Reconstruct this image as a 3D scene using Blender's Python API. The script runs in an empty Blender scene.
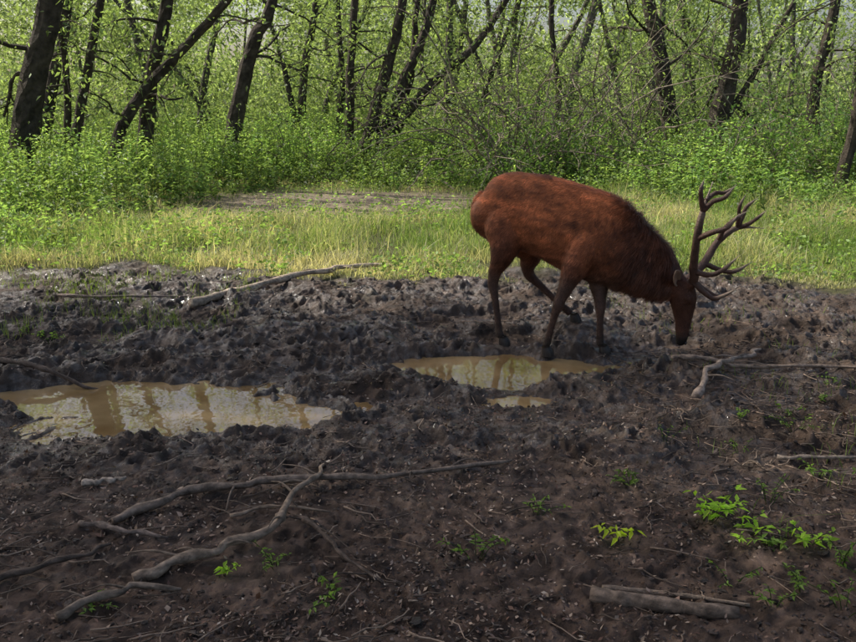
import bpy, math, random
import numpy as np
from mathutils import Vector
rng=np.random.default_rng(7); random.seed(7)
scene=bpy.context.scene
SUN_AZ=math.radians(-62); SUN_EL=math.radians(46)

# ---------------------------------------------------------------- helpers
def new_obj(name,me,parent=None):
    o=bpy.data.objects.new(name,me); scene.collection.objects.link(o)
    if parent: o.parent=parent
    return o
def mk(name,V,F,mats,col=None,mi=None,smooth=False,parent=None):
    V=np.asarray(V,dtype=np.float32); F=np.asarray(F,dtype=np.int32)
    me=bpy.data.meshes.new(name)
    me.vertices.add(len(V)); me.vertices.foreach_set("co",V.ravel())
    n,k=F.shape
    me.loops.add(n*k); me.loops.foreach_set("vertex_index",F.ravel())
    me.polygons.add(n); me.polygons.foreach_set("loop_start",np.arange(0,n*k,k,dtype=np.int32))
    if not isinstance(mats,(list,tuple)): mats=[mats]
    for m in mats: me.materials.append(m)
    if mi is not None: me.polygons.foreach_set("material_index",np.asarray(mi,dtype=np.int32))
    me.polygons.foreach_set("use_smooth",np.full(n,smooth,dtype=bool))
    me.update(calc_edges=True); me.validate()
    if col is not None:
        a=me.color_attributes.new("Col","FLOAT_COLOR","POINT")
        c=np.ones((len(V),4),dtype=np.float32); c[:,:3]=col
        a.data.foreach_set("color",c.ravel())
    return new_obj(name,me,parent)
class B:
    def __init__(s): s.V=[];s.F=[];s.C=[];s.M=[];s.n=0
    def add(s,V,F,c,m=0):
        V=np.asarray(V,float);F=np.asarray(F,int)
        if len(V)==0: return
        s.V.append(V); s.F.append(F+s.n); s.n+=len(V)
        c=np.asarray(c,float)
        if c.ndim==1: c=np.tile(c,(len(V),1))
        s.C.append(c); s.M.append(np.full(len(F),m))
    def make(s,name,mats,smooth=False,parent=None):
        return mk(name,np.concatenate(s.V),np.concatenate(s.F),mats,np.concatenate(s.C),np.concatenate(s.M),smooth,parent)
def hsh(ix,iy,seed):
    n=(ix.astype(np.int64)*374761393+iy.astype(np.int64)*668265263+seed*974634777)&0xffffffff
    n=((n^(n>>13))*1274126177)&0xffffffff
    n=n^(n>>16)
    return (n&0xffff)/65535.0
def vn(x,y,seed=0):
    x=np.asarray(x,float);y=np.asarray(y,float)
    ix=np.floor(x);iy=np.floor(y);fx=x-ix;fy=y-iy
    fx=fx*fx*(3-2*fx);fy=fy*fy*(3-2*fy)
    ix=ix.astype(int);iy=iy.astype(int)
    a=hsh(ix,iy,seed);b=hsh(ix+1,iy,seed);c=hsh(ix,iy+1,seed);d=hsh(ix+1,iy+1,seed)
    return (a*(1-fx)+b*fx)*(1-fy)+(c*(1-fx)+d*fx)*fy
def fbm(x,y,o=4,seed=0):
    s=0;a=.5;t=0
    for i in range(o):
        ca,sa=math.cos(i*.7),math.sin(i*.7)
        s=s+a*vn((x*ca-y*sa)*2**i+i*17.3,(x*sa+y*ca)*2**i-i*9.1,seed+i);t+=a;a*=.5
    return s/t
def ss(a,b,x):
    t=np.clip((x-a)/(b-a),0,1);return t*t*(3-2*t)
def nrm(v):
    v=np.asarray(v,float);return v/(np.linalg.norm(v,axis=-1,keepdims=True)+1e-9)
def catmull(P,k=6):
    P=np.asarray(P,float)
    if len(P)<3: 
        t=np.linspace(0,1,k+1)[:,None]; return P[0]*(1-t)+P[-1]*t
    Q=np.vstack([2*P[0]-P[1],P,2*P[-1]-P[-2]]);out=[]
    for i in range(1,len(Q)-2):
        for t in np.arange(k)/k:
            p0,p1,p2,p3=Q[i-1],Q[i],Q[i+1],Q[i+2]
            out.append(.5*((2*p1)+(-p0+p2)*t+(2*p0-5*p1+4*p2-p3)*t*t+(-p0+3*p1-3*p2+p3)*t**3))
    out.append(P[-1]);return np.array(out)
def tube(P,R,n=8,knob=0.0):
    P=np.asarray(P,float);K=len(P)
    R=np.broadcast_to(np.asarray(R,float),(K,)).copy()
    T=nrm(np.gradient(P,axis=0))
    ref=np.array([0,0,1.]) if abs(T[0][2])<.8 else np.array([1.,0,0])
    u=np.cross(T[0],ref);u/=np.linalg.norm(u)
    V=[];ang=np.arange(n)*2*math.pi/n
    for i in range(K):
        u=u-T[i]*np.dot(u,T[i]);u/=np.linalg.norm(u)+1e-9
        w=np.cross(T[i],u)
        r=R[i]*(1+knob*(rng.random(n)-.5)*2)
        V.append(P[i]+np.outer(np.cos(ang)*r,u)+np.outer(np.sin(ang)*r,w))
    V=np.concatenate(V)
    i=np.arange(K-1)[:,None]*n;j=np.arange(n)[None];j2=(j+1)%n
    F=np.stack([i+j,i+j2,i+n+j2,i+n+j],-1).reshape(-1,4)
    c0=len(V);V=np.vstack([V,P[0],P[-1]])
    jj=np.arange(0,n,2)
    F=np.vstack([F,np.stack([np.full(len(jj),c0),(jj+2)%n,(jj+1)%n,jj],-1),
                 np.stack([np.full(len(jj),c0+1),(K-1)*n+jj,(K-1)*n+(jj+1)%n,(K-1)*n+(jj+2)%n],-1)])
    return V,F
def leaves(P,D,L,W,droop=0.15,up=None):
    P=np.asarray(P,float);N=len(P);D=nrm(D)
    rnd=rng.normal(size=(N,3)) if up is None else np.asarray(up)+rng.normal(size=(N,3))*.35
    S=nrm(np.cross(D,rnd));Nn=nrm(np.cross(S,D))
    L=np.broadcast_to(L,(N,))[:,None];W=np.broadcast_to(W,(N,))[:,None]
    tip=P+D*L-np.array([0,0,1])*L*droop
    m=P+D*L*.42+Nn*L*.06
    V=np.stack([P,m+S*W*.5,tip,m-S*W*.5],1).reshape(-1,3)
    F=np.arange(N*4).reshape(-1,4)
    return V,F
def rdir(N):
    return nrm(rng.normal(size=(N,3)))

# ---------------------------------------------------------------- materials
def nodes(name):
    m=bpy.data.materials.new(name);m.use_nodes=True
    nt=m.node_tree;nt.nodes.clear()
    return m,nt,nt.nodes,nt.links
def N_(nt,t,**kw):
    n=nt.nodes.new(t)
    for k,v in kw.items():
        if k in n.inputs: n.inputs[k].default_value=v
        else: setattr(n,k,v)
    return n
def mat_attr(name,rough=.7,spec=.3,trans=0.0,var=.25,vscale=8,bump=0,bscale=60,coat=0,wet=None,bdist=.02):
    m,nt,ns,ln=nodes(name)
    out=ns.new("ShaderNodeOutputMaterial")
    at=ns.new("ShaderNodeAttribute");at.attribute_name="Col"
    tc=ns.new("ShaderNodeTexCoord")
    nz=N_(nt,"ShaderNodeTexNoise",Scale=vscale,Detail=5.0);ln.new(tc.outputs["Object"],nz.inputs["Vector"])
    mr=N_(nt,"ShaderNodeMapRange");mr.inputs[1].default_value=.3;mr.inputs[2].default_value=.7
    mr.inputs[3].default_value=1-var;mr.inputs[4].default_value=1+var
    ln.new(nz.outputs["Fac"],mr.inputs[0])
    vm=ns.new("ShaderNodeVectorMath");vm.operation='SCALE'
    ln.new(at.outputs["Color"],vm.inputs[0]);ln.new(mr.outputs[0],vm.inputs["Scale"])
    p=ns.new("ShaderNodeBsdfPrincipled")
    p.inputs["Roughness"].default_value=rough;p.inputs["Specular IOR Level"].default_value=spec
    ln.new(vm.outputs[0],p.inputs["Base Color"])
    bp=None
    if bump:
        nb=N_(nt,"ShaderNodeTexNoise",Scale=bscale,Detail=8.0,Roughness=.7);ln.new(tc.outputs["Object"],nb.inputs["Vector"])
        bp=N_(nt,"ShaderNodeBump",Strength=bump,Distance=bdist);ln.new(nb.outputs["Fac"],bp.inputs["Height"])
        ln.new(bp.outputs[0],p.inputs["Normal"])
    if wet:
        nz2=N_(nt,"ShaderNodeTexNoise",Scale=7.0,Detail=6.0);ln.new(tc.outputs["Object"],nz2.inputs["Vector"])
        m2=N_(nt,"ShaderNodeMapRange");m2.inputs[1].default_value=.38;m2.inputs[2].default_value=.62
        m2.inputs[3].default_value=wet[0];m2.inputs[4].default_value=wet[1]
        ln.new(nz2.outputs["Fac"],m2.inputs[0])
        a2=ns.new("ShaderNodeAttribute");a2.attribute_name="Dry"
        mx=ns.new("ShaderNodeMix");mx.data_type='FLOAT'
        ln.new(a2.outputs["Fac"],mx.inputs[0]);ln.new(m2.outputs[0],mx.inputs[2]);mx.inputs[3].default_value=.85
        ln.new(mx.outputs[0],p.inputs["Roughness"])
        # a film of water lying in patches on the wet parts
        cw=N_(nt,"ShaderNodeMapRange");cw.inputs[1].default_value=0;cw.inputs[2].default_value=.8
        cw.inputs[3].default_value=.95;cw.inputs[4].default_value=0
        ln.new(a2.outputs["Fac"],cw.inputs[0])
        nz3=N_(nt,"ShaderNodeTexNoise",Scale=16.0,Detail=4.0);ln.new(tc.outputs["Object"],nz3.inputs["Vector"])
        m3=N_(nt,"ShaderNodeMapRange");m3.inputs[1].default_value=.47;m3.inputs[2].default_value=.60
        ln.new(nz3.outputs["Fac"],m3.inputs[0])
        mu=ns.new("ShaderNodeMath");mu.operation='MULTIPLY';ln.new(cw.outputs[0],mu.inputs[0]);ln.new(m3.outputs[0],mu.inputs[1])
        ln.new(mu.outputs[0],p.inputs["Coat Weight"])
        p.inputs["Coat Roughness"].default_value=.09;p.inputs["Coat IOR"].default_value=1.5
        sp=N_(nt,"ShaderNodeMapRange");sp.inputs[3].default_value=spec;sp.inputs[4].default_value=.12
        ln.new(a2.outputs["Fac"],sp.inputs[0]);ln.new(sp.outputs[0],p.inputs["Specular IOR Level"])
        if bp: ln.new(bp.outputs[0],p.inputs["Coat Normal"])
    if coat: p.inputs["Coat Weight"].default_value=coat
    if trans>0:
        tr=ns.new("ShaderNodeBsdfTranslucent")
        vm2=ns.new("ShaderNodeVectorMath");vm2.operation='MULTIPLY';vm2.inputs[1].default_value=(1.7,1.75,.9)
        ln.new(vm.outputs[0],vm2.inputs[0]);ln.new(vm2.outputs[0],tr.inputs[0])
        mx=ns.new("ShaderNodeMixShader");mx.inputs[0].default_value=trans
        ln.new(p.outputs[0],mx.inputs[1]);ln.new(tr.outputs[0],mx.inputs[2]);ln.new(mx.outputs[0],out.inputs[0])
    else: ln.new(p.outputs[0],out.inputs[0])
    return m
M_mud=mat_attr("wet_mud",.45,.35,0,.5,9,.85,34,wet=(.25,.6),bdist=.022)
M_clod=mat_attr("mud_clod",.4,.5,0,.3,12,1.0,60)
M_leaf=mat_attr("leaf",.5,.35,.5,.2,1.2)
M_grass=mat_attr("grass",.6,.25,.42,.2,1.0)
M_bark=mat_attr("bark",.85,.2,0,.45,9,1.0,14,bdist=.05)
M_stick=mat_attr("dead_wood",.7,.3,0,.5,28,1.0,60,bdist=.012)
M_litter=mat_attr("leaf_litter",.55,.4,.1,.3,30)
M_fur=mat_attr("stag_fur",.6,.2,0,.35,16,.6,110)
M_hair=mat_attr("stag_hair",.5,.3,0,.35,12)
M_antler=mat_attr("antler",.45,.4,0,.3,30,.6,90)
M_horn=mat_attr("hoof_horn",.4,.4,0,.2,40)
m,nt,ns,ln=nodes("eye");o=ns.new("ShaderNodeOutputMaterial");p=N_(nt,"ShaderNodeBsdfPrincipled",Roughness=.05)
p.inputs["Base Color"].default_value=(.006,.004,.003,1);ln.new(p.outputs[0],o.inputs[0]);M_eye=m
m,nt,ns,ln=nodes("muddy_water");o=ns.new("ShaderNodeOutputMaterial")
p=N_(nt,"ShaderNodeBsdfPrincipled",Roughness=.02);p.inputs["IOR"].default_value=1.5
p.inputs["Specular IOR Level"].default_value=.8
tc=ns.new("ShaderNodeTexCoord");nz=N_(nt,"ShaderNodeTexNoise",Scale=2.2,Detail=6.0);ln.new(tc.outputs["Object"],nz.inputs["Vector"])
cr=ns.new("ShaderNodeValToRGB");cr.color_ramp.elements[0].color=(.19,.115,.045,1);cr.color_ramp.elements[1].color=(.40,.275,.13,1)
cr.color_ramp.elements[0].position=.35;cr.color_ramp.elements[1].position=.65
ln.new(nz.outputs["Fac"],cr.inputs[0]);ln.new(cr.outputs[0],p.inputs["Base Color"])
nb=N_(nt,"ShaderNodeTexNoise",Scale=6.0,Detail=2.0);ln.new(tc.outputs["Object"],nb.inputs["Vector"])
bp=N_(nt,"ShaderNodeBump",Strength=.07,Distance=.02);ln.new(nb.outputs["Fac"],bp.inputs["Height"]);ln.new(bp.outputs[0],p.inputs["Normal"])
ln.new(p.outputs[0],o.inputs[0]);M_water=m

# ---------------------------------------------------------------- ground
def axis(lo,hi,d,far_lo,far_hi):
    a=list(np.arange(lo,hi,d))
    x=a[-1];s=d
    while x<far_hi: s=min(s*1.09,12); x+=s; a.append(x)
    x=a[0];s=d;b=[]
    while x>far_lo: s=min(s*1.09,12); x-=s; b.append(x)
    return np.array(b[::-1]+a)
gx=axis(-4.2,4.2,.013,-220,220); gy=axis(2.5,9.6,.0135,-60,420)
X,Y=np.meshgrid(gx,gy)
pools=[(-2.05,5.48,.80,.28),(-1.25,5.14,.62,.26),(-1.65,4.98,.50,.21),(.56,6.14,.60,.30),(.25,6.22,.44,.22),(.95,6.08,.30,.14),(.60,5.42,.17,.08),(-.45,5.75,.14,.06),(-.15,5.98,.14,.06),(.15,5.75,.16,.05)]
WZ=-.054
def edge_y(x): return 9.35+.9*(fbm(x*.7,x*0+3,4,5)-.5)*2+.25*np.sin(x*1.3)
def mudmask(x,y): return 1-ss(-.5,.5,(y-edge_y(x))+1.0*(fbm(x*2.2,y*2.2,4,9)-.5)*2)
feet=[(.58,6.65,-.005),(1.19,6.95,.10),(.875,6.4,-.01),(1.32,6.42,-.005),(1.92,6.4,.0)]
def gheight(x,y):
    m=mudmask(x,y)
    wet=ss(3.7,4.9,y)*m
    near=np.clip(1-np.abs(x)/30,0,1)*np.clip(1-y/60,0,1)
    z=.10*(fbm(x*.45+5,y*.45,3,1)-.5)*near
    xw=x+.22*(fbm(x*3.3,y*3.3,3,15)-.5)*2;yw=y+.22*(fbm(x*3.3+40,y*3.3,3,16)-.5)*2
    c=fbm(xw*1.8,yw*3.4,2,20)-.5
    z=z+wet*.20*c
    c2=fbm(xw*5.0,yw*8.0,2,30);c2=np.abs(c2-.5)*2.6
    z=z+m*(.010+.026*wet)*(np.sqrt(c2*c2+.03)-.4)
    c3=np.sqrt(((fbm(xw*14,yw*19,2,41)-.5)*2.6)**2+.02)
    z=z+m*(.024+.006*wet)*(c3-.4)
    c4=fbm(xw*38,yw*42,2,50)-.5
    z=z+m*(.034-.012*wet)*c4
    z=z+(1-m)*.02*(fbm(x*3,y*3,3,60)-.5)
    z=z+.10*np.exp(-(((x-1.22)/.22)**2+((y-7.0)/.2)**2))
    z=z+.10*np.exp(-(((x+.9)/1.3)**2+((y-6.9)/.35)**2))*wet
    q=np.full(x.shape,9.)
    wob=.7*(fbm(x*4.5,y*4.5,4,70)-.5)*2
    for (px,py,rx,ry) in pools:
        q=np.minimum(q,((x-px)/rx)**2+((y-py)/ry)**2)
    q=q+wob
    b=1-ss(.6,2.1,q)
    z=z*(1-b*.85)-b*.095
    sh=1-ss(1.2,5,q); z=z-sh*.015
    for (fx,fy,fz) in feet:
        w=np.exp(-(((x-fx)**2+(y-fy)**2)/.08**2)); z=z*(1-w)+fz*w
    return z,m,wet,q
Z,Mm,Wt,Q=gheight(X,Y)
for i in range(1500):
    px=rng.uniform(-4,4);py=4.2+5.1*rng.random();r=rng.uniform(.020,.050);dp=rng.uniform(.015,.05)
    if min(abs(px-a)+abs(py-b_) for a,b_,_ in feet)<.16: continue
    i0,i1=np.searchsorted(gx,[px-.18,px+.18]);j0,j1=np.searchsorted(gy,[py-.18,py+.18])
    sx=X[j0:j1,i0:i1]-px;sy=Y[j0:j1,i0:i1]-py
    an=rng.uniform(-1,1);ux=sx*math.cos(an)+sy*math.sin(an);uy=-sx*math.sin(an)+sy*math.cos(an)
    d=np.sqrt((ux*rng.uniform(.7,1.2))**2+(uy*rng.uniform(.5,1.1))**2)/r
    d=d*(1+.5*(vn(sx*25+i,sy*25,7)-.5))
    Z[j0:j1,i0:i1]+=(-dp*np.exp(-d**4)+.4*dp*np.exp(-((d-1.5)/.4)**2))*Mm[j0:j1,i0:i1]
cl_=ss(2.6,3.0,Q)
Z=np.where(Z<WZ+.012,Z*(1-cl_)+(WZ+.012+.15*(Z-WZ-.012).clip(-.05,0))*cl_,Z)
Z=np.maximum(Z,np.where(Q>3.0,WZ+.004,-9))
def gz(x,y):
    x=np.asarray(x,float);y=np.asarray(y,float)
    i=np.clip(np.searchsorted(gx,x)-1,0,len(gx)-2);j=np.clip(np.searchsorted(gy,y)-1,0,len(gy)-2)
    fx=np.clip((x-gx[i])/(gx[i+1]-gx[i]),0,1);fy=np.clip((y-gy[j])/(gy[j+1]-gy[j]),0,1)
    return (Z[j,i]*(1-fx)+Z[j,i+1]*fx)*(1-fy)+(Z[j+1,i]*(1-fx)+Z[j+1,i+1]*fx)*fy
nx,ny=len(gx),len(gy)
idx=np.arange(nx*ny).reshape(ny,nx)
F=np.stack([idx[:-1,:-1],idx[:-1,1:],idx[1:,1:],idx[1:,:-1]],-1).reshape(-1,4)
V=np.stack([X,Y,Z],-1).reshape(-1,3)
n1=fbm(X*1.3,Y*1.3,5,80)[...,None];n2=fbm(X*16,Y*16,4,90)[...,None]
mud=np.array([.038,.0245,.0165])*(1-n1)+np.array([.095,.063,.043])*n1
dry=np.array([.140,.094,.068])*(.2+1.3*n2)
dryf=(1-ss(2.9,5.0,Y+2.2*(n1[...,0]-.5)))
dr=dryf[...,None]*.6
mud=mud*(1-dr)+dry*dr
mud=mud*(.3+1.4*n2)
path_c=lambda x,y: np.exp(-(((x+1.6)/3.3)**4+((y-16.6)/2.2)**4))*ss(.26,.42,fbm(x*1.1,y*1.1,3,181))
pathm=path_c(X,Y)[...,None]
soil=np.array([.085,.088,.035])*(.6+.8*n2)
soil=soil*(1-pathm)+np.array([.27,.215,.155])*(.6+.8*n2)*pathm
gcol=mud*Mm[...,None]+soil*(1-Mm[...,None])
g_=mk("muddy_ground",V,F,M_mud,gcol.reshape(-1,3),None,True)
a=g_.data.attributes.new("Dry","FLOAT","POINT")
dn_=np.clip(ss(.42,.7,fbm(X*2.5,Y*2.5,3,95))*.6,0,1)*ss(2,3.5,Q)
a.data.foreach_set("value",np.clip(np.maximum(np.maximum(dryf*.75,dn_),1-Mm),0,1).astype(np.float32).ravel())
wx=np.arange(-3.4,1.9,.04);wy=np.arange(4.2,6.95,.04);WX,WY=np.meshgrid(wx,wy)
_,_,_,WQ=gheight(WX,WY)
ok=WQ<3.4
wi=np.arange(WX.size).reshape(WX.shape)
WF=np.stack([wi[:-1,:-1],wi[:-1,1:],wi[1:,1:],wi[1:,:-1]],-1)[ok[:-1,:-1]|ok[1:,1:]|ok[1:,:-1]|ok[:-1,1:]]
mk("puddle_water",np.stack([WX,WY,np.full(WX.shape,WZ)],-1).reshape(-1,3),WF,M_water,None,None,True)

# mud clods (one mass)
t=(1+5**.5)/2
iv=nrm(np.array([[-1,t,0],[1,t,0],[-1,-t,0],[1,-t,0],[0,-1,t],[0,1,t],[0,-1,-t],[0,1,-t],[t,0,-1],[t,0,1],[-t,0,-1],[-t,0,1]],float))
ifc=np.array([[0,11,5],[0,5,1],[0,1,7],[0,7,10],[0,10,11],[1,5,9],[5,11,4],[11,10,2],[10,7,6],[7,1,8],[3,9,4],[3,4,2],[3,2,6],[3,6,8],[3,8,9],[4,9,5],[2,4,11],[6,2,10],[8,6,7],[9,8,1]])
def subdiv(v,f):
    v=list(map(tuple,v));c={};out=[]
    def mid(a,b):
        k=(min(a,b),max(a,b))
        if k not in c:
            p=nrm((np.array(v[a])+np.array(v[b]))/2);c[k]=len(v);v.append(tuple(p))
        return c[k]
    for a,b_,d in f:
        x,y,z=mid(a,b_),mid(b_,d),mid(d,a);out+= [[a,x,z],[b_,y,x],[d,z,y],[x,y,z]]
    return np.array(v),np.array(out)
sv,sf=subdiv(iv,ifc)
b=B()
n=18000;x=rng.uniform(-4.3,4.3,n);y=2.5+7.0*rng.random(n)**1.5
q=gheight(x,y);k=(q[3]>2.2)&(q[1]>.5)&(((x-1.1)**2/.5+(y-6.6)**2/.2)>.6)&(fbm(x*1.8,y*1.8,3,105)>.42);x,y=x[k],y[k]
g=gz(x,y)
for i in range(len(x)):
    r=rng.uniform(.003,.010) if rng.random()<.94 else rng.uniform(.010,.020)
    v=sv*(1+.8*(rng.random((len(sv),1))-.5))*r*rng.uniform(.5,1.4,3)*[1,1,.7]
    a=rng.uniform(0,6.28);v=v@np.array([[math.cos(a),-math.sin(a),0],[math.sin(a),math.cos(a),0],[0,0,1]])
    c=np.array([.085,.057,.040])*rng.uniform(.3,1.7)
    b.add(v+[x[i],y[i],g[i]+r*.1],sf,c)
b.make("mud_clods",M_clod,False)

# ---------------------------------------------------------------- sticks
def stick(name,pts,r,col,n=10,raise_=.01,twigs=0,taper=.5,lump=.25):
    P=catmull(pts,9);K=len(P)
    ph=rng.uniform(0,9);u=np.arange(K)
    P[:,0]+=r*1.2*(vn(u*.4+ph,u*0,3)-.5)*2;P[:,1]+=r*1.2*(vn(u*.4+ph,u*0+5,4)-.5)*2*min(1,lump*4)
    g=gz(P[:,0],P[:,1])
    gs=np.array([g[max(0,i-6):i+7].max()*.6+g[i]*.4 for i in range(K)])
    gs=np.convolve(np.pad(gs,3,'edge'),np.ones(7)/7,'valid')
    if K<25 and lump<.2: gs=np.full(K,gs.mean())
    P[:,2]=P[:,2]+gs+r*.35+raise_
    R=r*np.linspace(1.1,taper,K)*(1+lump*(vn(u*.6+ph,u*0+9,6)-.5)*2)
    if lump>=.2:
        for kk in range(3):
            j=rng.integers(1,K-1);R[j]*=1.22
        R[-1]*=.6
    bb=B();V,F=tube(P,R,n,.08);c=np.array(col)*(0.6+.8*rng.random((len(V),1)));bb.add(V,F,c)
    for k in range(twigs):
        i=rng.integers(2,K-2);d=nrm(np.array([rng.normal(),rng.normal()*.7,abs(rng.normal())*.12]))
        L=rng.uniform(.08,.35);Q=[P[i],P[i]+d*L*.5+[0,0,.01],P[i]+d*L+[0,0,-.02]]
        V,F=tube(catmull(Q,4),np.linspace(r*.35,r*.1,9),6);bb.add(V,F,np.array(col)*.8)
    return bb.make(name,M_stick,True)
G=(.30,.22,.155);Dk=(.11,.078,.058)
stick("fallen_branch",[(-2.17,7.8,0),(-1.84,8.4,0),(-1.34,9.0,.02),(-.86,9.55,.03),(-.32,9.75,.02)],.036,(.42,.33,.24),twigs=3)
stick("fallen_branch",[(-1.43,3.62,0),(-1.09,3.86,.02),(-.63,3.96,.03),(-.14,4.05,.02),(.43,4.3,0)],.020,(.21,.155,.115),twigs=6)
stick("fallen_branch",[(-1.16,3.13,0),(-.94,3.27,.02),(-.68,3.44,.04),(-.62,3.75,.06),(-.51,4.12,.04)],.021,G,twigs=6)
stick("fallen_branch",[(-.60,3.6,.02),(-.46,3.45,.02),(-.36,3.29,.01),(-.19,3.1,0)],.012,Dk,twigs=3)
stick("fallen_branch",[(1.72,5.35,0),(1.95,5.75,.03),(2.2,6.0,.05),(2.47,6.24,.03)],.022,(.34,.26,.2),twigs=3)
stick("fallen_branch",[(1.70,5.93,0),(2.0,5.9,.02),(2.31,5.83,.02),(3.1,5.8,.02)],.017,(.27,.2,.15),twigs=4)
stick("fallen_branch",[(1.85,4.33,.0),(2.1,4.3,.01),(2.5,4.33,0)],.012,(.32,.25,.19))
stick("broken_log",[(.62,3.0,0),(.87,2.94,0),(1.16,2.87,0)],.029,(.20,.145,.105),16,0,taper=.85,lump=.08)
stick("fallen_branch",[(.68,3.06,0),(.9,3.02,0),(1.2,2.94,0)],.012,(.24,.18,.13),10,0,taper=.6,lump=.1)
stick("fallen_branch",[(-3.2,5.9,.0),(-2.94,5.87,.01),(-2.6,5.75,.02),(-2.2,5.68,0)],.02,Dk,twigs=3)
stick("fallen_branch",[(-1.55,3.57,0),(-1.35,3.5,.01),(-1.12,3.46,0)],.014,(.2,.15,.12))
stick("fallen_branch",[(-1.72,4.0,0),(-1.6,4.03,0),(-1.5,4.05,.01)],.016,(.4,.32,.25))
stick("fallen_branch",[(-1.75,3.05,0),(-1.5,3.2,.02),(-1.35,3.4,0)],.014,Dk,twigs=3)
stick("fallen_branch",[(-1.35,2.85,0),(-1.15,3.0,.02),(-.95,3.02,.0)],.016,(.2,.15,.11),twigs=3)
stick("fallen_branch",[(-.9,3.67,0),(-.7,3.72,.02),(-.45,3.68,0)],.008,G,twigs=3)
stick("fallen_branch",[(-3.6,8.3,0),(-2.9,8.0,.02),(-2.3,8.2,0)],.015,(.2,.15,.12),twigs=3)
b=B()
for i in range(2000):
    x=rng.uniform(-4,4);y=2.5+6.6*rng.random()**1.9
    if rng.random()<.35: x=rng.uniform(1.3,4);y=rng.uniform(3.8,6.6)
    if gheight(np.array([x]),np.array([y]))[3][0]<1.9: continue
    L=rng.uniform(.03,.28);a=rng.normal()*.8;q=np.linspace(-.5,.5,5)
    px=x+q*L*math.cos(a)+rng.normal(size=5)*L*.05;py=y+q*L*math.sin(a)+rng.normal(size=5)*L*.05
    r=rng.uniform(.0013,.0045);g=gz(px,py);P=np.stack([px,py,g*.4+g.max()*.6+r+.004],-1)
    V,F=tube(P,np.linspace(r,r*.5,5),5);b.add(V,F,np.array([.24,.175,.125])*rng.uniform(.3,1.7))
b.make("scattered_twigs",M_stick,True)

# leaf litter
N=75000
x=rng.uniform(-4.2,4.2,N);y=2.45+3.2*rng.random(N)**1.6
far=rng.random(N)<.12;y[far]=rng.uniform(4.5,9.6,far.sum())
q=gheight(x,y)[3];k=(fbm(x*1.6,y*1.6,3,110)+rng.normal(size=N)*.12>.40)&(q>1.9)
x,y=x[k],y[k];N=len(x)
D=np.stack([rng.normal(size=N),rng.normal(size=N),rng.normal(size=N)*.5],-1)
L=rng.uniform(.006,.030,N);big=rng.random(N)<.015;L[big]*=1.8
V,F=leaves(np.stack([x,y,gz(x,y)+.007],-1),D,L,L*rng.uniform(.3,.65,N),-.1,np.tile([0,0,1.],(N,1)))
pal=np.array([[.21,.13,.09],[.06,.038,.029],[.36,.26,.185],[.50,.41,.32],[.13,.066,.042],[.24,.17,.13]])
c=pal[rng.choice(6,N,p=[.22,.40,.10,.04,.15,.09])]*rng.uniform(.5,1.35,(N,1))
mk("leaf_litter",V,F,M_litter,np.repeat(c,4,0))

# ---------------------------------------------------------------- green sprigs on the mud
def sprig(name,x,y,n,h,leafL,col,spread=.1):
    b=B();g=float(gz(x,y))
    for i in range(n):
        a=rng.uniform(0,6.28);d=np.array([math.cos(a)*spread,math.sin(a)*spread,0])*rng.uniform(.3,1.2)
        P=catmull([(x+d[0]*.2,y+d[1]*.2,g-.01),(x+d[0]*.6,y+d[1]*.6,g+h*.6),(x+d[0]*1.3,y+d[1]*1.3,g+h*rng.uniform(.8,1.1))],5)
        V,F=tube(P,.0018,5);b.add(V,F,(.05,.08,.02))
        m=9;ii=rng.integers(3,len(P),m);D=rdir(m)*[1,1,.4]+[0,0,.15]
        L=leafL*rng.uniform(.6,1.1,m);V,F=leaves(P[ii],D,L,L*.42,.2,np.tile([0,0,1.],(m,1)))
        b.add(V,F,np.repeat(np.array(col)*rng.uniform(.7,1.3,(m,1)),4,0))
    return b.make(name,M_leaf)
BG=(.36,.55,.06);MG=(.16,.25,.05)
sprig("green_seedling",1.26,3.62,8,.11,.055,BG,.11);sprig("green_seedling",1.38,3.5,4,.05,.05,BG,.12)
sprig("green_seedling",.83,3.47,3,.08,.05,(.5,.6,.05),.06)
sprig("green_seedling",.50,3.7,5,.05,.03,MG,.09)
sprig("green_seedling",-.82,3.17,3,.05,.04,BG,.07);sprig("green_seedling",-.62,3.22,7,.06,.025,MG,.10)
sprig("green_seedling",1.5,3.42,4,.05,.05,MG,.1);sprig("green_seedling",1.62,3.4,5,.05,.05,BG,.1)
sprig("green_seedling",-1.25,2.95,4,.04,.03,MG,.08);sprig("green_seedling",1.75,3.1,6,.05,.03,MG,.12)
for (sx,sy) in [(1.95,4.1),(2.3,4.9),(2.1,4.7),(1.7,4.45),(2.4,4.35),(2.05,3.75),(2.5,5.3),(1.45,3.05),(1.2,3.1),(1.55,2.9),(1.0,4.0),(2.7,5.6),(1.3,4.5),(-2.9,6.5),(-2.6,7.2),(-3.3,7.0),(-.35,3.0),(.2,3.3),(1.8,4.8),(2.2,5.1),(1.6,3.8),(1.3,2.95),(1.7,3.25),(2.6,4.7)]:
    sprig("green_weed",sx,sy,rng.integers(3,7),rng.uniform(.04,.11),rng.uniform(.02,.04),np.array(MG)*rng.uniform(.8,1.4),rng.uniform(.06,.14))

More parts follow.
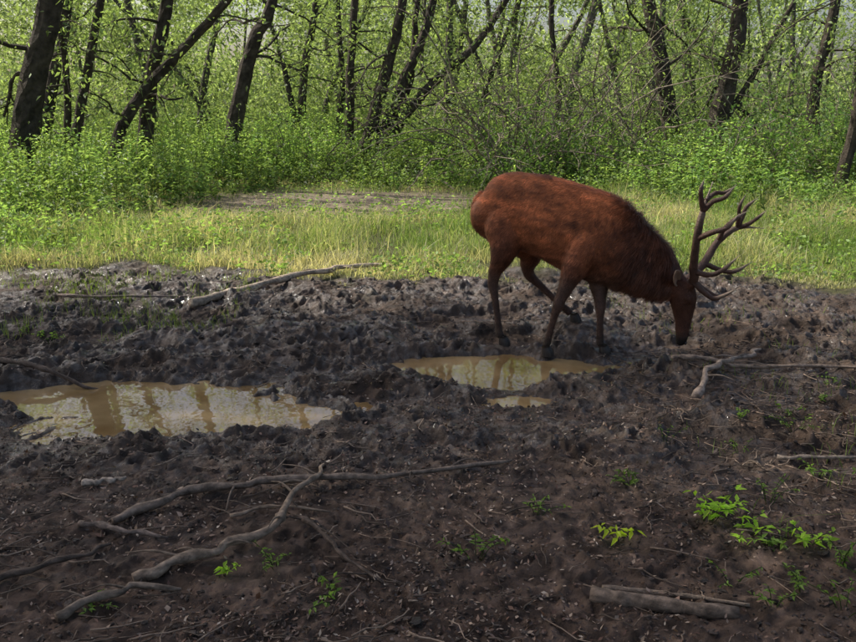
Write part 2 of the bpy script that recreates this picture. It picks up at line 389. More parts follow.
# ---------------------------------------------------------------- grass
def blades(x,y,h,w,col,lean=.35):
    N=len(x);z=gz(x,y)-.01;a=rng.uniform(0,6.283,N);ld=rng.uniform(0,6.283,N);lm=h*np.abs(rng.normal(size=N))*lean
    sx=np.cos(a)*w*.5;sy=np.sin(a)*w*.5;dx=np.cos(ld)*lm;dy=np.sin(ld)*lm
    P=[np.stack([x-sx,y-sy,z],-1),np.stack([x+sx,y+sy,z],-1),
       np.stack([x+dx*.35+sx*.8,y+dy*.35+sy*.8,z+h*.6],-1),np.stack([x+dx*.35-sx*.8,y+dy*.35-sy*.8,z+h*.6],-1),
       np.stack([x+dx+sx*.12,y+dy+sy*.12,z+h*.95],-1),np.stack([x+dx-sx*.12,y+dy-sy*.12,z+h*.95],-1)]
    V=np.stack(P,1).reshape(-1,3);o=np.arange(N)[:,None]*6
    F=np.concatenate([o+[0,1,2,3],o+[3,2,4,5]])
    return V,F,np.repeat(col,6,0)
N=150000
y=8.7+12*rng.random(N)**1.25;x=rng.uniform(-1,1,N)*(y*.56+.6)
mm=mudmask(x,y);pth=path_c(x,y)
cl=fbm(x*1.5,y*1.5,3,130)
k=(rng.random(N)>mm*1.25)&(rng.random(N)>pth*.97)&(cl+rng.normal(size=N)*.15>.30)
x,y,cl=x[k],y[k],cl[k];N=len(x)
h=(rng.uniform(.06,.34,N)*(.05+1.6*cl**1.4)+(rng.random(N)<.04)*.25)*ss(8.2,11.5,y)*(1-.6*ss(12.5,14.5,y)*(x<2)*(x>-5))+.03
tt=np.clip(fbm(x*.8,y*.8,3,140)*2.2-.6+rng.normal(size=N)*.28,0,1)[:,None]
c=(np.array([.17,.26,.065])*(1-tt)+np.array([.55,.49,.33])*tt)*rng.uniform(.55,1.35,(N,1))
V,F,C=blades(x,y,h,rng.uniform(.005,.013,N),c,.65)
b=B();b.add(V,F,C)
N=2600
x=rng.uniform(1.5,4.2,N);y=rng.uniform(3.4,9,N);k=(fbm(x*2.2,y*2.2,3,150)>.58);x,y=x[k],y[k];N=len(x)
V,F,C=blades(x,y,rng.uniform(.03,.12,N),.004,np.array([.18,.25,.06])*rng.uniform(.6,1.3,(N,1)),.7);b.add(V,F,C)
N=3600
x=rng.uniform(-4.6,-1.7,N);y=rng.uniform(6.8,9.4,N);k=(fbm(x*2.0,y*2.0,3,160)>.52);x,y=x[k],y[k];N=len(x)
V,F,C=blades(x,y,rng.uniform(.04,.13,N),.005,np.array([.18,.24,.06])*rng.uniform(.6,1.3,(N,1)),.7);b.add(V,F,C)
b.make("meadow_grass",M_grass)

N=60000
y=9.0+12*rng.random(N);x=rng.uniform(-1,1,N)*(y*.56+.6)
pth=path_c(x,y)
k=(fbm(x*.9,y*.9,3,170)>.42)&(rng.random(N)>pth*1.2)&(rng.random(N)>mudmask(x,y));x,y=x[k],y[k];N=len(x)
D=rdir(N)*[1,1,.5]+[0,0,.3];L=rng.uniform(.03,.085,N)
hh=.12+.45*ss(.5,.72,fbm(x*.9,y*.9,3,170))
V,F=leaves(np.stack([x,y,gz(x,y)+rng.uniform(.01,1,N)*hh*(1-.5*ss(13,15,y)*(x<2))],-1),D,L,L*.5,.2)
mk("meadow_herbs",V,F,M_leaf,np.repeat(np.array([.20,.30,.09])*rng.uniform(.45,1.6,(N,1)),4,0))

# ---------------------------------------------------------------- nettle undergrowth
def under_y(x): return 19.3-7.6*ss(-3.0,-5.6,x)-3.8*ss(2.5,5.5,x)+1.2*(fbm(x*.5,x*0,3,180)-.5)
b=B();N=20000
y=11.0+28*rng.random(N)**1.15;x=rng.uniform(-1,1,N)*(y*.58+1.5)
k=(y>under_y(x)+rng.normal(size=N)*.8);x,y=x[k],y[k]
cl=fbm(x*.55,y*.55,3,190);k=cl+rng.normal(size=len(x))*.1>.30;x,y,cl=x[k],y[k],cl[k];N=len(x)
H=(.3+1.8*cl)*rng.uniform(.6,1.15,N)*(.45+.55*ss(0,3,y-under_y(x)))
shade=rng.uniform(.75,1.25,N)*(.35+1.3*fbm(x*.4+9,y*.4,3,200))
g=gz(x,y)
lx=rng.normal(size=N)*.12*H;ly=rng.normal(size=N)*.12*H
a=rng.uniform(0,3.14,N);sx=np.cos(a)*.006;sy=np.sin(a)*.006
V=np.stack([np.stack([x-sx,y-sy,g],-1),np.stack([x+sx,y+sy,g],-1),np.stack([x+lx+sx*.5,y+ly,g+H],-1),np.stack([x+lx-sx*.5,y+ly,g+H],-1)],1).reshape(-1,3)
b.add(V,np.arange(4*N).reshape(-1,4),(.08,.11,.03))
LP=16
f=rng.uniform(.15,1,(N,LP))
px=(x[:,None]+lx[:,None]*f).ravel();py=(y[:,None]+ly[:,None]*f).ravel();pz=(g[:,None]+H[:,None]*f).ravel()
M=N*LP;a=rng.uniform(0,6.283,M);D=np.stack([np.cos(a),np.sin(a),rng.normal(size=M)*.25+.1],-1)
L=rng.uniform(.07,.15,M)*(1.15-.45*f.ravel())
V,F=leaves(np.stack([px,py,pz],-1),D,L,L*.5,.35,np.tile([0,0,1.],(M,1)))
yel=np.clip(rng.normal(size=N)*.3+.4,0,1)[:,None]
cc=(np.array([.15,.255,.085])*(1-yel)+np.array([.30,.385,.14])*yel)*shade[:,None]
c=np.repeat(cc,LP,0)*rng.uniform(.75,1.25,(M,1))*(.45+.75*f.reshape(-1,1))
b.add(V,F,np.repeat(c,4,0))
b.make("nettle_undergrowth",M_leaf)

# ---------------------------------------------------------------- trees
def grow(b,P0,d,L,r,depth,tips,up=.15,wig=.25,col=(.06,.048,.038)):
    K=7;P=[np.array(P0,float)];d=nrm(d)
    for i in range(K-1):
        d=nrm(d+rng.normal(size=3)*wig*.5+np.array([0,0,up*.25]));P.append(P[-1]+d*L/(K-1))
    P=np.array(P);R=np.linspace(r,r*.4,K)
    V,F=tube(P,R,7 if r>.04 else 5,.05);b.add(V,F,np.array(col)*rng.uniform(.7,1.3),0)
    tips.append(P[2:])
    if depth>0:
        for k in range(4):
            i=rng.integers(2,K);dd=nrm(d+rng.normal(size=3)*.75)
            grow(b,P[i],dd,L*rng.uniform(.4,.7),R[i]*.55,depth-1,tips,up,wig,col)
def put_leaves(b,tips,per,rad,Lm,base):
    for T in tips:
        cs=rng.uniform(.5,1.5)
        n=max(3,int(per*rng.uniform(.2,1.8)))
        p=T[rng.integers(0,len(T),n)]+rng.normal(size=(n,3))*rad*rng.uniform(.6,1.3)
        D=rdir(n)*[1,1,.6]+[0,0,-.3];L=Lm*rng.uniform(.6,1.3,n)
        V,F=leaves(p,D,L,L*.45,.2)
        b.add(V,F,np.repeat(np.array(base)*cs*rng.uniform(.75,1.25,(n,1)),4,0),1)
LG=(.20,.27,.105)
def tree(name,stems,per=26,rad=.36,Lm=.12,branches=7,base=LG,z0=.22,blen=2.0,depth=1,col=(.085,.068,.052)):
    b=B();tips=[]
    for pts,r0,r1 in stems:
        P=catmull(pts,8);K=len(P);s=np.linspace(0,1,K)
        P[:,:2]+=np.cumsum(rng.normal(size=(K,2))*.012,0)
        R=r0*(1-s)+r1*s;R[:3]*=[1.35,1.18,1.07]
        V,F=tube(P,R,12,.09);b.add(V,F,np.array(col)*(.6+.8*rng.random((len(V),1))),0)
        for k in range(branches):
            i=int(K*(z0+(1-z0)*(k+rng.random())/branches));i=min(i,K-1)
            a=rng.uniform(0,6.28);d=np.array([math.cos(a),math.sin(a),rng.uniform(-.3,.5)])
            grow(b,P[i],d,blen*rng.uniform(.6,1.2),R[i]*.25,depth,tips,-.05,.45,col)
    put_leaves(b,tips,per,rad,Lm,base)
    return b.make(name,[M_bark,M_leaf],False)
W="willow_tree"
tree(W,[([(-8.4,18,-.1),(-7.9,18,1.9),(-7.3,18,3.8),(-6.9,18.3,6.5),(-6.5,18.5,9)],.29,.15)],28)
tree(W,[([(-7.8,19,-.1),(-7.2,19,1.9),(-6.6,19,3.9),(-5.6,19,6.5)],.12,.06),([(-7.9,19.2,0),(-7.6,19.2,2.5),(-7.9,19.2,5)],.09,.05)],24)
tree(W,[([(-6.5,20,-.1),(-6.15,20,2),(-5.6,20,4),(-5.2,20,6.5),(-5.3,20.5,9)],.19,.09)],28)
tree(W,[([(-7.1,19.3,-.1),(-6.5,19.3,1.5),(-5.3,19.5,2.8),(-4.4,19.5,3.7),(-3.2,19.5,5.2)],.14,.07)],24,branches=7)
tree(W,[([(-5.0,22,-.1),(-4.6,22,1.6),(-4.1,22,3.2),(-3.6,22,4.3),(-3.1,22,7.5)],.23,.09)],28)
tree(W,[([(-1.9,24,-.1),(-1.4,24,1.6),(-1.0,24,3.0),(-.7,24,4.5),(-.3,24,8)],.20,.09),
        ([(-1.7,24.2,-.1),(-1.0,24,1.4),(-.4,24,2.8),(.15,24,4.4),(.9,24,8)],.17,.08),
        ([(-1.6,24,-.1),(-.7,24,1.3),(.3,24,2.4),(1.3,24,3.3),(2.6,24,5.2)],.16,.07),
        ([(-1.7,24.4,-.1),(-1.1,24.4,1.2),(-.5,24.4,2.4),(-.3,24.4,4.4),(.2,24.4,7)],.12,.06),
        ([(-2.1,24.3,-.1),(-2.1,24.3,2),(-1.9,24.3,4.3),(-1.5,24.3,8)],.14,.07)],22,branches=6)
tree(W,[([(-3.9,27,-.1),(-3.7,27,2.5),(-3.2,27,5),(-3.0,27,9)],.14,.07),([(-3.7,27,-.1),(-4.2,27,2.5),(-4.9,27,5)],.11,.05),([(-3.0,27.5,-.1),(-2.6,27.5,2.5),(-2.6,27,5)],.12,.05)],24,branches=6)
tree(W,[([(6.8,24,-.1),(6.4,24,1.8),(6.05,24,3.2),(5.6,24,4.8),(5.2,24,8.5)],.26,.13)],32,branches=10)
tree(W,[([(7.3,23,-.1),(7.45,23,1.8),(7.7,23,3.3),(7.8,23,4.8),(8.6,23,8.5)],.28,.14),([(7.5,23,1.2),(8.3,23,2.6),(9.1,23,4.2)],.09,.05)],32)
tree(W,[([(7.95,17,-.1),(8.1,17,1.8),(8.15,17,4),(8.5,17,7)],.12,.07)],30)
tree(W,[([(3.6,27,-.1),(3.9,27,2),(3.6,27,4.5),(3.9,27,8)],.11,.06)],34,branches=10)
tree(W,[([(10.9,25,-.1),(10.6,25,2),(10.9,25,4.5),(11,25,8)],.2,.09)],32,branches=10)
tree(W,[([(-10.5,24,-.1),(-10,24,2),(-9.3,24,4.5),(-9,24,8)],.2,.09)],32,branches=10)
tree(W,[([(1.6,30,-.1),(2.0,30,2.5),(2.9,30,5),(3,30,8)],.12,.07)],34,branches=10)

def bush(name,cx,cy,n,h,spread,nl,base,Lm=.07):
    b=B();tips=[]
    for i in range(n):
        a=rng.uniform(0,6.28);L=h*rng.uniform(.6,1.2);d=np.array([math.cos(a)*spread,math.sin(a)*spread,1.])
        P=[np.array([cx+rng.normal()*.5,cy+rng.normal()*.5,0])];dd=nrm(d)
        for k in range(9):
            dd=nrm(dd+rng.normal(size=3)*.18-np.array([0,0,.06+.03*k*rng.random()]));P.append(P[-1]+dd*L/9)
        P=np.array(P);V,F=tube(P,np.linspace(.024,.006,10),5);b.add(V,F,np.array([.26,.215,.165])*rng.uniform(.5,1.4),0)
        for k in range(6):
            j=rng.integers(3,9);d2=nrm(dd+rng.normal(size=3)*.8);Q=[P[j]]
            for q in range(4): d2=nrm(d2+rng.normal(size=3)*.3);Q.append(Q[-1]+d2*.22)
            Q=np.array(Q);V,F=tube(Q,np.linspace(.009,.004,5),4);b.add(V,F,np.array([.27,.22,.17])*rng.uniform(.6,1.4),0)
            tips.append(Q)
    put_leaves(b,tips,nl,.14,Lm,base)
    return b.make(name,[M_bark,M_leaf],False)
bush("hawthorn_bush",2.3,20.5,40,5.0,.75,15,LG)
bush("hawthorn_bush",4.6,22,36,5.2,.8,17,LG)
bush("hawthorn_bush",.6,22.5,20,4.2,.8,14,LG)
bush("hawthorn_bush",9.6,20,32,4.8,.8,17,LG)
bush("elder_bush",2.0,19.8,26,1.9,.9,28,(.09,.16,.045),.10)
bush("elder_bush",6.4,18.5,26,1.7,.9,26,(.11,.19,.06),.10)
bush("elder_bush",9.0,18.5,26,2.2,.9,26,(.10,.175,.06),.10)
bush("elder_bush",-3.2,23,20,1.8,.9,26,(.18,.28,.08),.10)

# distant wood: trunks and leaf masses, one object; haze painted in by paler leaf colours
b=B()
for i in range(75):
    y=rng.uniform(29,58);x=rng.uniform(-1,1)*(y*.62);r=rng.uniform(.06,.20);lx=rng.normal()*1.6
    P=catmull([(x,y,-.1),(x+lx*.3,y,2.5),(x+lx,y,6),(x+lx*1.3,y,10)],4)
    V,F=tube(P,np.linspace(r,r*.5,len(P)),7);b.add(V,F,np.array([.14,.12,.10])*rng.uniform(.5,1.6),0)
P_=[];D_=[];L_=[];C_=[]
def blob(x,y,z,n,rad,Lr,base):
    p=np.array([x,y,z])+rng.normal(size=(n,3))*rad*[1,1,.6];p[:,2]=np.maximum(p[:,2],.05)
    P_.append(p);D_.append(rdir(n)*[1,1,.6]+[0,0,-.2]);L_.append(rng.uniform(*Lr,n))
    C_.append(np.array(base)*rng.uniform(.75,1.3,(n,1)))
def gap(x,y,z):   # natural holes in the crowns, higher up
    v=float(fbm(np.array([x/y*16+3]),np.array([z/y*24]),3,400)[0])
    return v>(.74-.19*float(ss(1.5,4.5,z*40/y)))
for i in range(3200):
    y=rng.uniform(28,46);x=rng.uniform(-1,1)*(y*.62);z=.3+11*rng.random()**1.1
    if gap(x,y,z): continue
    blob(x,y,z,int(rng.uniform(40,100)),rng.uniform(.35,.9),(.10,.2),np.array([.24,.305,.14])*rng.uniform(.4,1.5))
for i in range(1900):
    y=rng.uniform(48,66);x=rng.uniform(-1,1)*(y*.7);z=9.5*rng.random()**1.5
    if gap(x,y,z): continue
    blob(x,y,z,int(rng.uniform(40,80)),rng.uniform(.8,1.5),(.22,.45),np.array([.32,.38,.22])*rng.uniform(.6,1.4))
P_=np.concatenate(P_);D_=np.concatenate(D_);L_=np.concatenate(L_);C_=np.concatenate(C_)
V,F=leaves(P_,D_,L_,L_*.5,.2);b.add(V,F,np.repeat(C_,4,0),1)
b.make("background_forest",[M_bark,M_leaf],False)

def shade_tree(name,base,crown,cr,n,rad=.55,per=38):
    b=B();tips=[]
    c=np.array(crown,float);bs=np.array(base,float)
    P=catmull([bs,(bs[0]*.93+c[0]*.07,bs[1]*.93+c[1]*.07,c[2]*.35),(bs[0]*.75+c[0]*.25,bs[1]*.75+c[1]*.25,c[2]*.7),(c[0]*.6+bs[0]*.4,c[1]*.6+bs[1]*.4,c[2]*.95)],6)
    V,F=tube(P,np.linspace(.3,.12,len(P)),12,.06);b.add(V,F,(.06,.05,.04),0)
    for i in range(n):
        q=nrm(rng.normal(size=3))*rng.random()**.4*np.array(cr)+c
        s=P[rng.integers(len(P)//2,len(P))]
        Q=catmull([s,(s+q)/2+[0,0,.5],q],4);V,F=tube(Q,np.linspace(.06,.012,len(Q)),5);b.add(V,F,(.06,.05,.04),0)
        tips.append(Q[-4:])
    put_leaves(b,tips,per,rad,.19,(.12,.18,.05))
    return b.make(name,[M_bark,M_leaf],False)
shade_tree("oak_tree",(-14.0,10.5,-.1),(-11.5,10.7,11.0),(3.6,3.0,1.8),150,per=50)
shade_tree("oak_tree",(-13.0,6.0,-.1),(-9.4,7.4,11.0),(4.2,3.2,1.8),180,per=46)
shade_tree("oak_tree",(-10.5,10.8,-.1),(-7.9,10.6,11.0),(3.0,2.6,1.4),75,per=32)

# ---------------------------------------------------------------- the stag
H=nrm(np.array([.885,-.466,0]));Lt=np.array([.466,.885,0])
def loft(rings,n=20):
    V=[];K=len(rings)
    for (c,hh,hw,ax) in rings:
        ax=nrm(ax);side=nrm(np.cross([0,0,1.],ax)) if abs(ax[2])<.95 else Lt
        upv=nrm(np.cross(ax,side))
        for j in range(n):
            t=2*math.pi*j/n;ct,st=math.cos(t),math.sin(t)
            w=hw*(1-.12*max(0,st))
            V.append(np.array(c)+side*ct*w+upv*st*hh)
    F=[]
    for i in range(K-1):
        for j in range(n):
            F.append([i*n+j,i*n+(j+1)%n,(i+1)*n+(j+1)%n,(i+1)*n+j])
    V.append(np.array(rings[0][0]));V.append(np.array(rings[-1][0]));a=len(V)-2
    for j in range(0,n,2):
        F.append([a,(j+2)%n,(j+1)%n,j]);F.append([a+1,(K-1)*n+j,(K-1)*n+(j+1)%n,(K-1)*n+(j+2)%n])
    return V,F
def ellips(c,r,R=np.eye(3)):
    n,k=16,10;V=[]
    for i in range(k+1):
        ph=math.pi*i/k
        for j in range(n):
            t=2*math.pi*j/n;V.append(R@np.array([math.cos(t)*math.sin(ph)*r[0],math.sin(t)*math.sin(ph)*r[1],math.cos(ph)*r[2]])+c)
    F=[[i*n+j,i*n+(j+1)%n,(i+1)*n+(j+1)%n,(i+1)*n+j] for i in range(k) for j in range(n)]
    return V,F
pieces=[]
tor=[((.395,7.0,1.05),.07,.07),((.43,6.98,1.02),.165,.14),((.50,6.95,1.01),.235,.19),((.606,6.90,1.015),.29,.21),((.79,6.80,1.01),.305,.215),
     ((.973,6.70,.965),.322,.235),((1.148,6.60,.90),.338,.235),((1.285,6.52,.845),.342,.215),((1.40,6.46,.785),.31,.19)]
neck=[((1.50,6.43,.735),.265,.165),((1.59,6.42,.68),.235,.14),((1.69,6.41,.605),.20,.115),((1.78,6.405,.535),.15,.095),((1.85,6.40,.49),.10,.085)]
C=np.array([t[0] for t in tor+neck]);T=np.gradient(C,axis=0)
rings=[(t[0],t[1],t[2],T[i]) for i,t in enumerate(tor+neck)]
A=np.array([list(r[0])+[r[1],r[2]]+list(nrm(r[3])) for r in rings]);A=catmull(A,4)
pieces.append(loft([(a[:3],a[3],a[4],a[5:8]) for a in A]))
def limb(pts,k=5,n=14):
    A=catmull(np.array(pts,float),k);return tube(A[:,:3],np.maximum(A[:,3],.004),n)
pieces+= [limb([(.62,6.84,1.08,.13),(.60,6.80,.93,.158),(.605,6.75,.79,.130),(.57,6.74,.66,.088),(.53,6.77,.555,.055),(.512,6.78,.45,.043),(.525,6.75,.36,.031),(.543,6.72,.237,.0255),(.556,6.69,.12,.028),(.562,6.675,.075,.032),(.575,6.66,.045,.028)]),
          limb([(.64,7.00,1.0,.13),(.72,6.98,.82,.13),(.82,6.98,.66,.10),(.81,7.01,.55,.06),(.83,7.03,.47,.044),(.92,7.01,.385,.031),(1.04,6.98,.275,.026),(1.12,6.97,.205,.031),(1.165,6.955,.165,.029)]),
          limb([(1.20,6.47,.95,.10),(1.17,6.43,.80,.13),(1.10,6.42,.66,.105),(1.05,6.42,.54,.068),(1.00,6.41,.43,.046),(.975,6.40,.365,.042),(.952,6.40,.29,.030),(.927,6.40,.186,.0255),(.908,6.40,.10,.029),(.900,6.40,.07,.032),(.888,6.395,.04,.028)]),
          limb([(1.36,6.60,.85,.10),(1.34,6.57,.68,.12),(1.30,6.52,.52,.085),(1.298,6.48,.42,.052),(1.302,6.45,.34,.042),(1.302,6.44,.27,.030),(1.303,6.43,.18,.0255),(1.305,6.43,.10,.029),(1.307,6.425,.068,.032),(1.316,6.42,.04,.028)])]
pieces.append(ellips(np.array([1.42,6.46,.64]),(.12,.13,.17)))
pieces.append(ellips(np.array([1.22,6.41,.86]),(.15,.07,.24)))
Fh=nrm(np.array([.93,-.36,.05]));Lh=nrm(np.array([.36,.93,0]))
head=[((1.82,6.40,.575),.045,.05),((1.84,6.395,.555),.085,.075),((1.872,6.39,.50),.105,.085),((1.887,6.385,.44),.107,.087),((1.897,6.38,.38),.096,.078),((1.907,6.375,.31),.072,.058),((1.91,6.37,.24),.057,.047),((1.908,6.365,.17),.050,.044),((1.905,6.36,.115),.046,.045),((1.90,6.36,.075),.034,.036),((1.897,6.36,.062),.015,.018)]
A=catmull(np.array([list(a)+[b_,c_] for a,b_,c_ in head]),4)
V=[];n=18
for a in A:
    for j in range(n):
        t=2*math.pi*j/n;V.append(a[:3]+Fh*math.sin(t)*a[3]+Lh*math.cos(t)*a[4]*(1-.15*max(0,-math.sin(t))))
K=len(A);F=[[i*n+j,i*n+(j+1)%n,(i+1)*n+(j+1)%n,(i+1)*n+j] for i in range(K-1) for j in range(n)]
V.append(A[0][:3]);V.append(A[-1][:3])
for j in range(0,n,2): F.append([K*n,(j+2)%n,(j+1)%n,j]);F.append([K*n+1,(K-1)*n+j,(K-1)*n+(j+1)%n,(K-1)*n+(j+2)%n])
pieces.append((V,F))
for s in (-1,1):
    pieces.append(ellips(np.array([1.90,6.385,.43])+Lh*s*.068+Fh*.045,(.032,.032,.036)))
    pieces.append(limb([tuple(np.array([1.885,6.39,.50])+Lh*s*.03)+(.045,),tuple(np.array([1.90,6.39,.53])+Lh*s*.05+Fh*.05)+(.036,),tuple(np.array([1.90,6.39,.545])+Lh*s*.058+Fh*.07)+(.032,)]))
pieces.append(limb([(.44,6.97,1.14,.035),(.395,6.985,1.08,.038),(.375,6.99,1.0,.03),(.38,6.98,.93,.014)]))
b=B()
for V,F in pieces: b.add(V,F,(1,1,1))
tmp=b.make("tmp",M_fur,True)
md=tmp.modifiers.new("r",'REMESH');md.mode='VOXEL';md.voxel_size=.010
md=tmp.modifiers.new("s",'SMOOTH');md.factor=.6;md.iterations=8
dg=bpy.context.evaluated_depsgraph_get();ev=tmp.evaluated_get(dg);me=bpy.data.meshes.new_from_object(ev)
bpy.data.objects.remove(tmp)
nv=len(me.vertices);co=np.zeros(nv*3,dtype=np.float32);me.vertices.foreach_get("co",co);co=co.reshape(-1,3).astype(float)
no=np.zeros(nv*3,dtype=np.float32);me.vertices.foreach_get("normal",no);no=no.reshape(-1,3).astype(float)
s_al=co[:,0]*H[0]+co[:,1]*H[1]
dn=(.022*(fbm(s_al*7,co[:,2]*5,3,300)-.5)+.026*(fbm(s_al*24,co[:,2]*9,2,305)-.5)*ss(1.3,1.5,co[:,0])*(1-ss(1.78,1.85,co[:,0])))*ss(.45,.8,co[:,2]+.5*ss(1.3,1.5,co[:,0]))
co+=no*dn[:,None];me.vertices.foreach_set("co",co.astype(np.float32).ravel())
def furcol(P):
    x,y,z=P[:,0],P[:,1],P[:,2]
    red=np.array([.44,.135,.046]);dark=np.array([.13,.046,.023]);leg=np.array([.10,.055,.038]);mane=np.array([.115,.045,.025])
    n=fbm(x*4+y*2,z*6,5,310)[:,None]
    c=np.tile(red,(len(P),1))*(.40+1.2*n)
    top=ss(.62,1.12,z+.22*(x-.8))[:,None]  # lit back and shaded belly painted into the coat colour
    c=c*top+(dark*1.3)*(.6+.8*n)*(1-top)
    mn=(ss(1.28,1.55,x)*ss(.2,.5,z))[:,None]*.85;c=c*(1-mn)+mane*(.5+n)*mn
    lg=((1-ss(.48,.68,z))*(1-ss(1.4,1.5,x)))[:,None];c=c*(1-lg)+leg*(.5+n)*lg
    hd=(ss(1.8,1.86,x)*(1-ss(.5,.58,z)))[:,None]*.8;c=c*(1-hd)+np.array([.105,.046,.028])*hd
    mz=(ss(1.8,1.86,x)*(1-ss(.10,.2,z)))[:,None];c=c*(1-mz)+np.array([.018,.013,.010])*mz
    mdk=((1-ss(.06,.18,z))*(1-ss(1.5,1.6,x))*(1-ss(6.85,6.9,y)))[:,None];c=c*(1-mdk)+np.array([.045,.031,.023])*mdk
    return c
a=me.color_attributes.get("Col")
if a: me.color_attributes.remove(a)
a=me.color_attributes.new("Col","FLOAT_COLOR","POINT")
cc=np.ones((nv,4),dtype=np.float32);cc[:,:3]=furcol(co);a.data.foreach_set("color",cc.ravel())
me.materials.clear();me.materials.append(M_fur)
me.polygons.foreach_set("use_smooth",np.ones(len(me.polygons),dtype=bool))
stag=bpy.data.objects.new("red_deer_stag",None);scene.collection.objects.link(stag)
new_obj("body",me,stag)
N=150000;ii=rng.integers(0,nv,N);P=co[ii]+rng.normal(size=(N,3))*.004;Nn=no[ii]
fl=np.tile(-H*.65+np.array([0,0,-.75]),(N,1))
hm=(P[:,0]>1.8)&(P[:,2]<.58);fl[hm]=[-.05,0,1.]
fl=fl-Nn*np.sum(fl*Nn,1,keepdims=True)
wv=(fbm(P[:,0]*9,P[:,2]*9,3,330)-.5)[:,None]
mn=ss(1.3,1.5,P[:,0])*(1-ss(1.78,1.83,P[:,0]))
fl=nrm(nrm(fl)+np.cross(fl,Nn)*wv*1.2+Nn*(.2+.25*mn[:,None])+rng.normal(size=(N,3))*.12)
L=.022+.065*mn*rng.random(N)
L[hm]=.008;low=P[:,2]<.55;L[low&(mn<.1)]=.010
keep=(P[:,2]>.12)&~(hm&(P[:,2]<.15));P,fl,L,Nn=P[keep],fl[keep],L[keep],Nn[keep];N=len(P)
S=nrm(np.cross(fl,Nn))*.0014
tip=P+fl*L[:,None]-Nn*.001
V=np.stack([P-S,P+S,tip+S*.2,tip-S*.2],1).reshape(-1,3)
clump=fbm(P[:,0]*28+P[:,1]*20,P[:,2]*28,2,340)[:,None]
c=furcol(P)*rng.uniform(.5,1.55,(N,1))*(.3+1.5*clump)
mk("coat_hair",V,np.arange(4*N).reshape(-1,4),M_hair,np.repeat(c,4,0),None,False,stag)
def ear(base,tip,face):
    base,tip=np.array(base,float),np.array(tip,float);d=tip-base;f=nrm(face);s=nrm(np.cross(d,f));V=[]
    K,n=10,7
    for i in range(K):
        t=i/(K-1);w=.052*math.sin(math.pi*min(1,(t*.92+.10)))**.8*(1-t*.15)
        for j in range(n):
            q=(j/(n-1)-.5)*2;V.append(base+d*t+s*q*w-f*(1-q*q)*w*.55)
    F=[[i*n+j,i*n+j+1,(i+1)*n+j+1,(i+1)*n+j] for i in range(K-1) for j in range(n-1)]
    return V,F
b=B()
V,F=ear((1.845,6.32,.545),(1.775,6.17,.67),(.65,-.65,-.1));b.add(V,F,(.38,.25,.17))
V,F=ear((1.85,6.46,.555),(1.86,6.63,.66),(.75,-.4,-.1));b.add(V,F,(.2,.11,.07))
e=b.make("ears",M_fur,True,stag);s_=e.modifiers.new("t",'SOLIDIFY');s_.thickness=.006
b=B()
for s in (-1,1):
    V,F=ellips(np.array([1.90,6.385,.425])+Lh*s*.083+Fh*.045,(.016,.016,.018));b.add(V,F,(0,0,0))
b.make("eyes",M_eye,True,stag)
b=B()
for s in (-1,1):
    V,F=ellips(np.array([1.90,6.36,.085])+Lh*s*.02+Fh*.036,(.009,.009,.012));b.add(V,F,(.004,.003,.003))
b.make("nostrils",M_eye,True,stag)
b=B()
def hoof(x,y,z,yaw):
    for s in (-1,1):
        h=np.array([math.cos(yaw),math.sin(yaw),0]);l=np.array([-math.sin(yaw),math.cos(yaw),0])
        n=10
        secs=[(-.0,.05,.018,.022),(.008,.03,.022,.034),(.014,.0,.025,.042),(.016,-.03,.025,.044)]
        V=[]
        for (f,zz,w,ln_) in secs:
            for j in range(n):
                t=2*math.pi*j/n;fw=math.cos(t)*ln_*(1.15 if math.cos(t)>0 else .8)
                V.append(np.array([x,y,z+zz])+h*(f+fw)+l*(s*.02+math.sin(t)*w*(1-.45*max(0,math.cos(t)))*.85))
        F=[[i*n+j,i*n+(j+1)%n,(i+1)*n+(j+1)%n,(i+1)*n+j] for i in range(3) for j in range(n)]
        V.append(np.array([x,y,z+.05]))
        for j in range(0,n,2):F.append([len(V)-1,j,(j+1)%n,(j+2)%n])
        b.add(V,F,(.04,.03,.024))
yw=math.atan2(H[1],H[0])
hoof(.582,6.655,.010,yw);hoof(1.185,6.95,.125,yw);hoof(.885,6.395,.004,yw);hoof(1.325,6.418,.006,yw)
b.make("hooves",M_horn,True,stag)
b=B()
def beam(pts,r0,r1,tip=True,n=10):
    r0*=1.55;r1*=1.55
    P=catmull(pts,7);K=len(P);s=np.linspace(0,1,K)
    R=r0*(1-s)+r1*s
    if tip: R*=np.clip((1-s)*4,.15,1)
    V,F=tube(P,R,n,.09)
    base=np.array([.095,.046,.028]);tipc=np.array([.50,.39,.28])
    t=np.clip((s-.62)/.38,0,1)**1.5 if tip else s*0
    c=base*(1-t[:,None])+tipc*t[:,None];c=np.repeat(c,n,0);c=np.vstack([c,c[:1],c[-1:]])
    b.add(V,F,c)
A1=(1.92,6.25,.70);A2=(1.907,6.18,.90);A3=(1.926,6.15,1.10);A4=(1.99,6.18,1.30)
beam([(1.92,6.345,.53),(1.945,6.30,.58),A1,A2,A3,A4],.024,.014)
beam([(1.94,6.30,.565),(2.02,6.27,.49),(2.10,6.25,.45),(2.225,6.2,.53)],.015,.009)
beam([(1.928,6.27,.65),(2.02,6.22,.63),(2.11,6.19,.67),(2.21,6.15,.785)],.014,.009)
beam([A2,(1.985,6.06,.965),(2.06,6.02,1.0),(2.13,6.0,1.10)],.014,.009)
beam([A3,(1.985,6.12,1.17),(2.05,6.09,1.20),(2.12,6.08,1.29)],.013,.008)
beam([A3,(1.90,6.12,1.18),(1.885,6.1,1.25),(1.905,6.1,1.33)],.013,.008)
beam([(1.94,6.155,1.17),(2.02,6.2,1.22),(2.09,6.22,1.22),(2.17,6.22,1.27)],.011,.007)
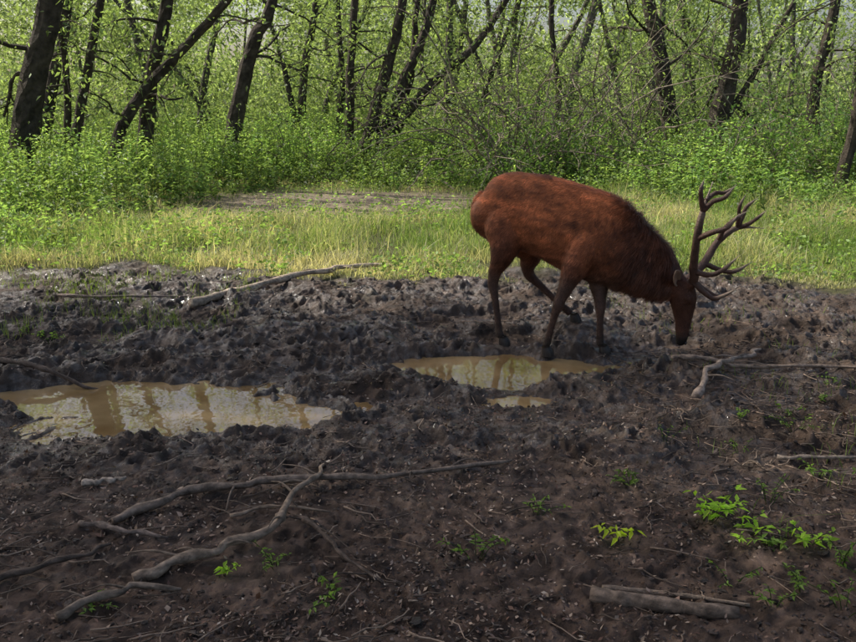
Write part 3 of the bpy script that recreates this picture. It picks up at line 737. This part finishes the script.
B1=(2.10,6.58,.65);B2=(2.225,6.68,.80);B3=(2.38,6.72,.90);B4=(2.577,6.70,.90)
beam([(1.93,6.44,.535),(1.985,6.49,.57),B1,B2,B3,B4],.023,.013)
beam([(1.97,6.47,.56),(2.08,6.46,.47),(2.2,6.45,.42),(2.354,6.45,.51)],.014,.009)
beam([B1,(2.2,6.56,.61),(2.32,6.55,.59),(2.46,6.55,.67)],.014,.009)
beam([B2,(2.25,6.64,.90),(2.31,6.6,.98),(2.41,6.6,1.05)],.013,.009)
beam([B3,(2.42,6.74,.99),(2.45,6.75,1.06),(2.53,6.75,1.13)],.013,.008)
beam([B3,(2.45,6.7,.93),(2.52,6.7,.98),(2.585,6.7,1.04)],.012,.007)
beam([B3,(2.37,6.68,.99),(2.36,6.65,1.08),(2.40,6.65,1.17)],.012,.007)
b.make("antlers",M_antler,True,stag)

# ---------------------------------------------------------------- camera, sun, sky
cam=bpy.data.cameras.new("camera");co_=bpy.data.objects.new("camera",cam);scene.collection.objects.link(co_)
co_.location=(0,0,1.85);co_.rotation_euler=(math.radians(90-14.1),0,0)
cam.sensor_width=36;cam.lens=36.9;cam.clip_end=1500;cam.clip_start=.05;scene.camera=co_
S=Vector((math.cos(SUN_EL)*math.sin(SUN_AZ),math.cos(SUN_EL)*math.cos(SUN_AZ),math.sin(SUN_EL)))
sl=bpy.data.lights.new("sun",'SUN');sl.energy=5;sl.angle=math.radians(.6);sl.color=(1,.95,.86)
so=bpy.data.objects.new("sun",sl);scene.collection.objects.link(so);so.rotation_euler=(-S).to_track_quat('-Z','Y').to_euler()
w=bpy.data.worlds.new("World");scene.world=w;w.use_nodes=True;nt=w.node_tree
bg=nt.nodes["Background"];sk=nt.nodes.new("ShaderNodeTexSky");sk.sky_type='NISHITA';sk.sun_disc=False
sk.sun_elevation=SUN_EL;sk.sun_rotation=SUN_AZ;sk.dust_density=4;sk.air_density=1.0;sk.ozone_density=.6
nt.links.new(sk.outputs[0],bg.inputs[0]);bg.inputs[1].default_value=.15
scene.view_settings.view_transform='Standard';scene.view_settings.look='None';scene.view_settings.exposure=0
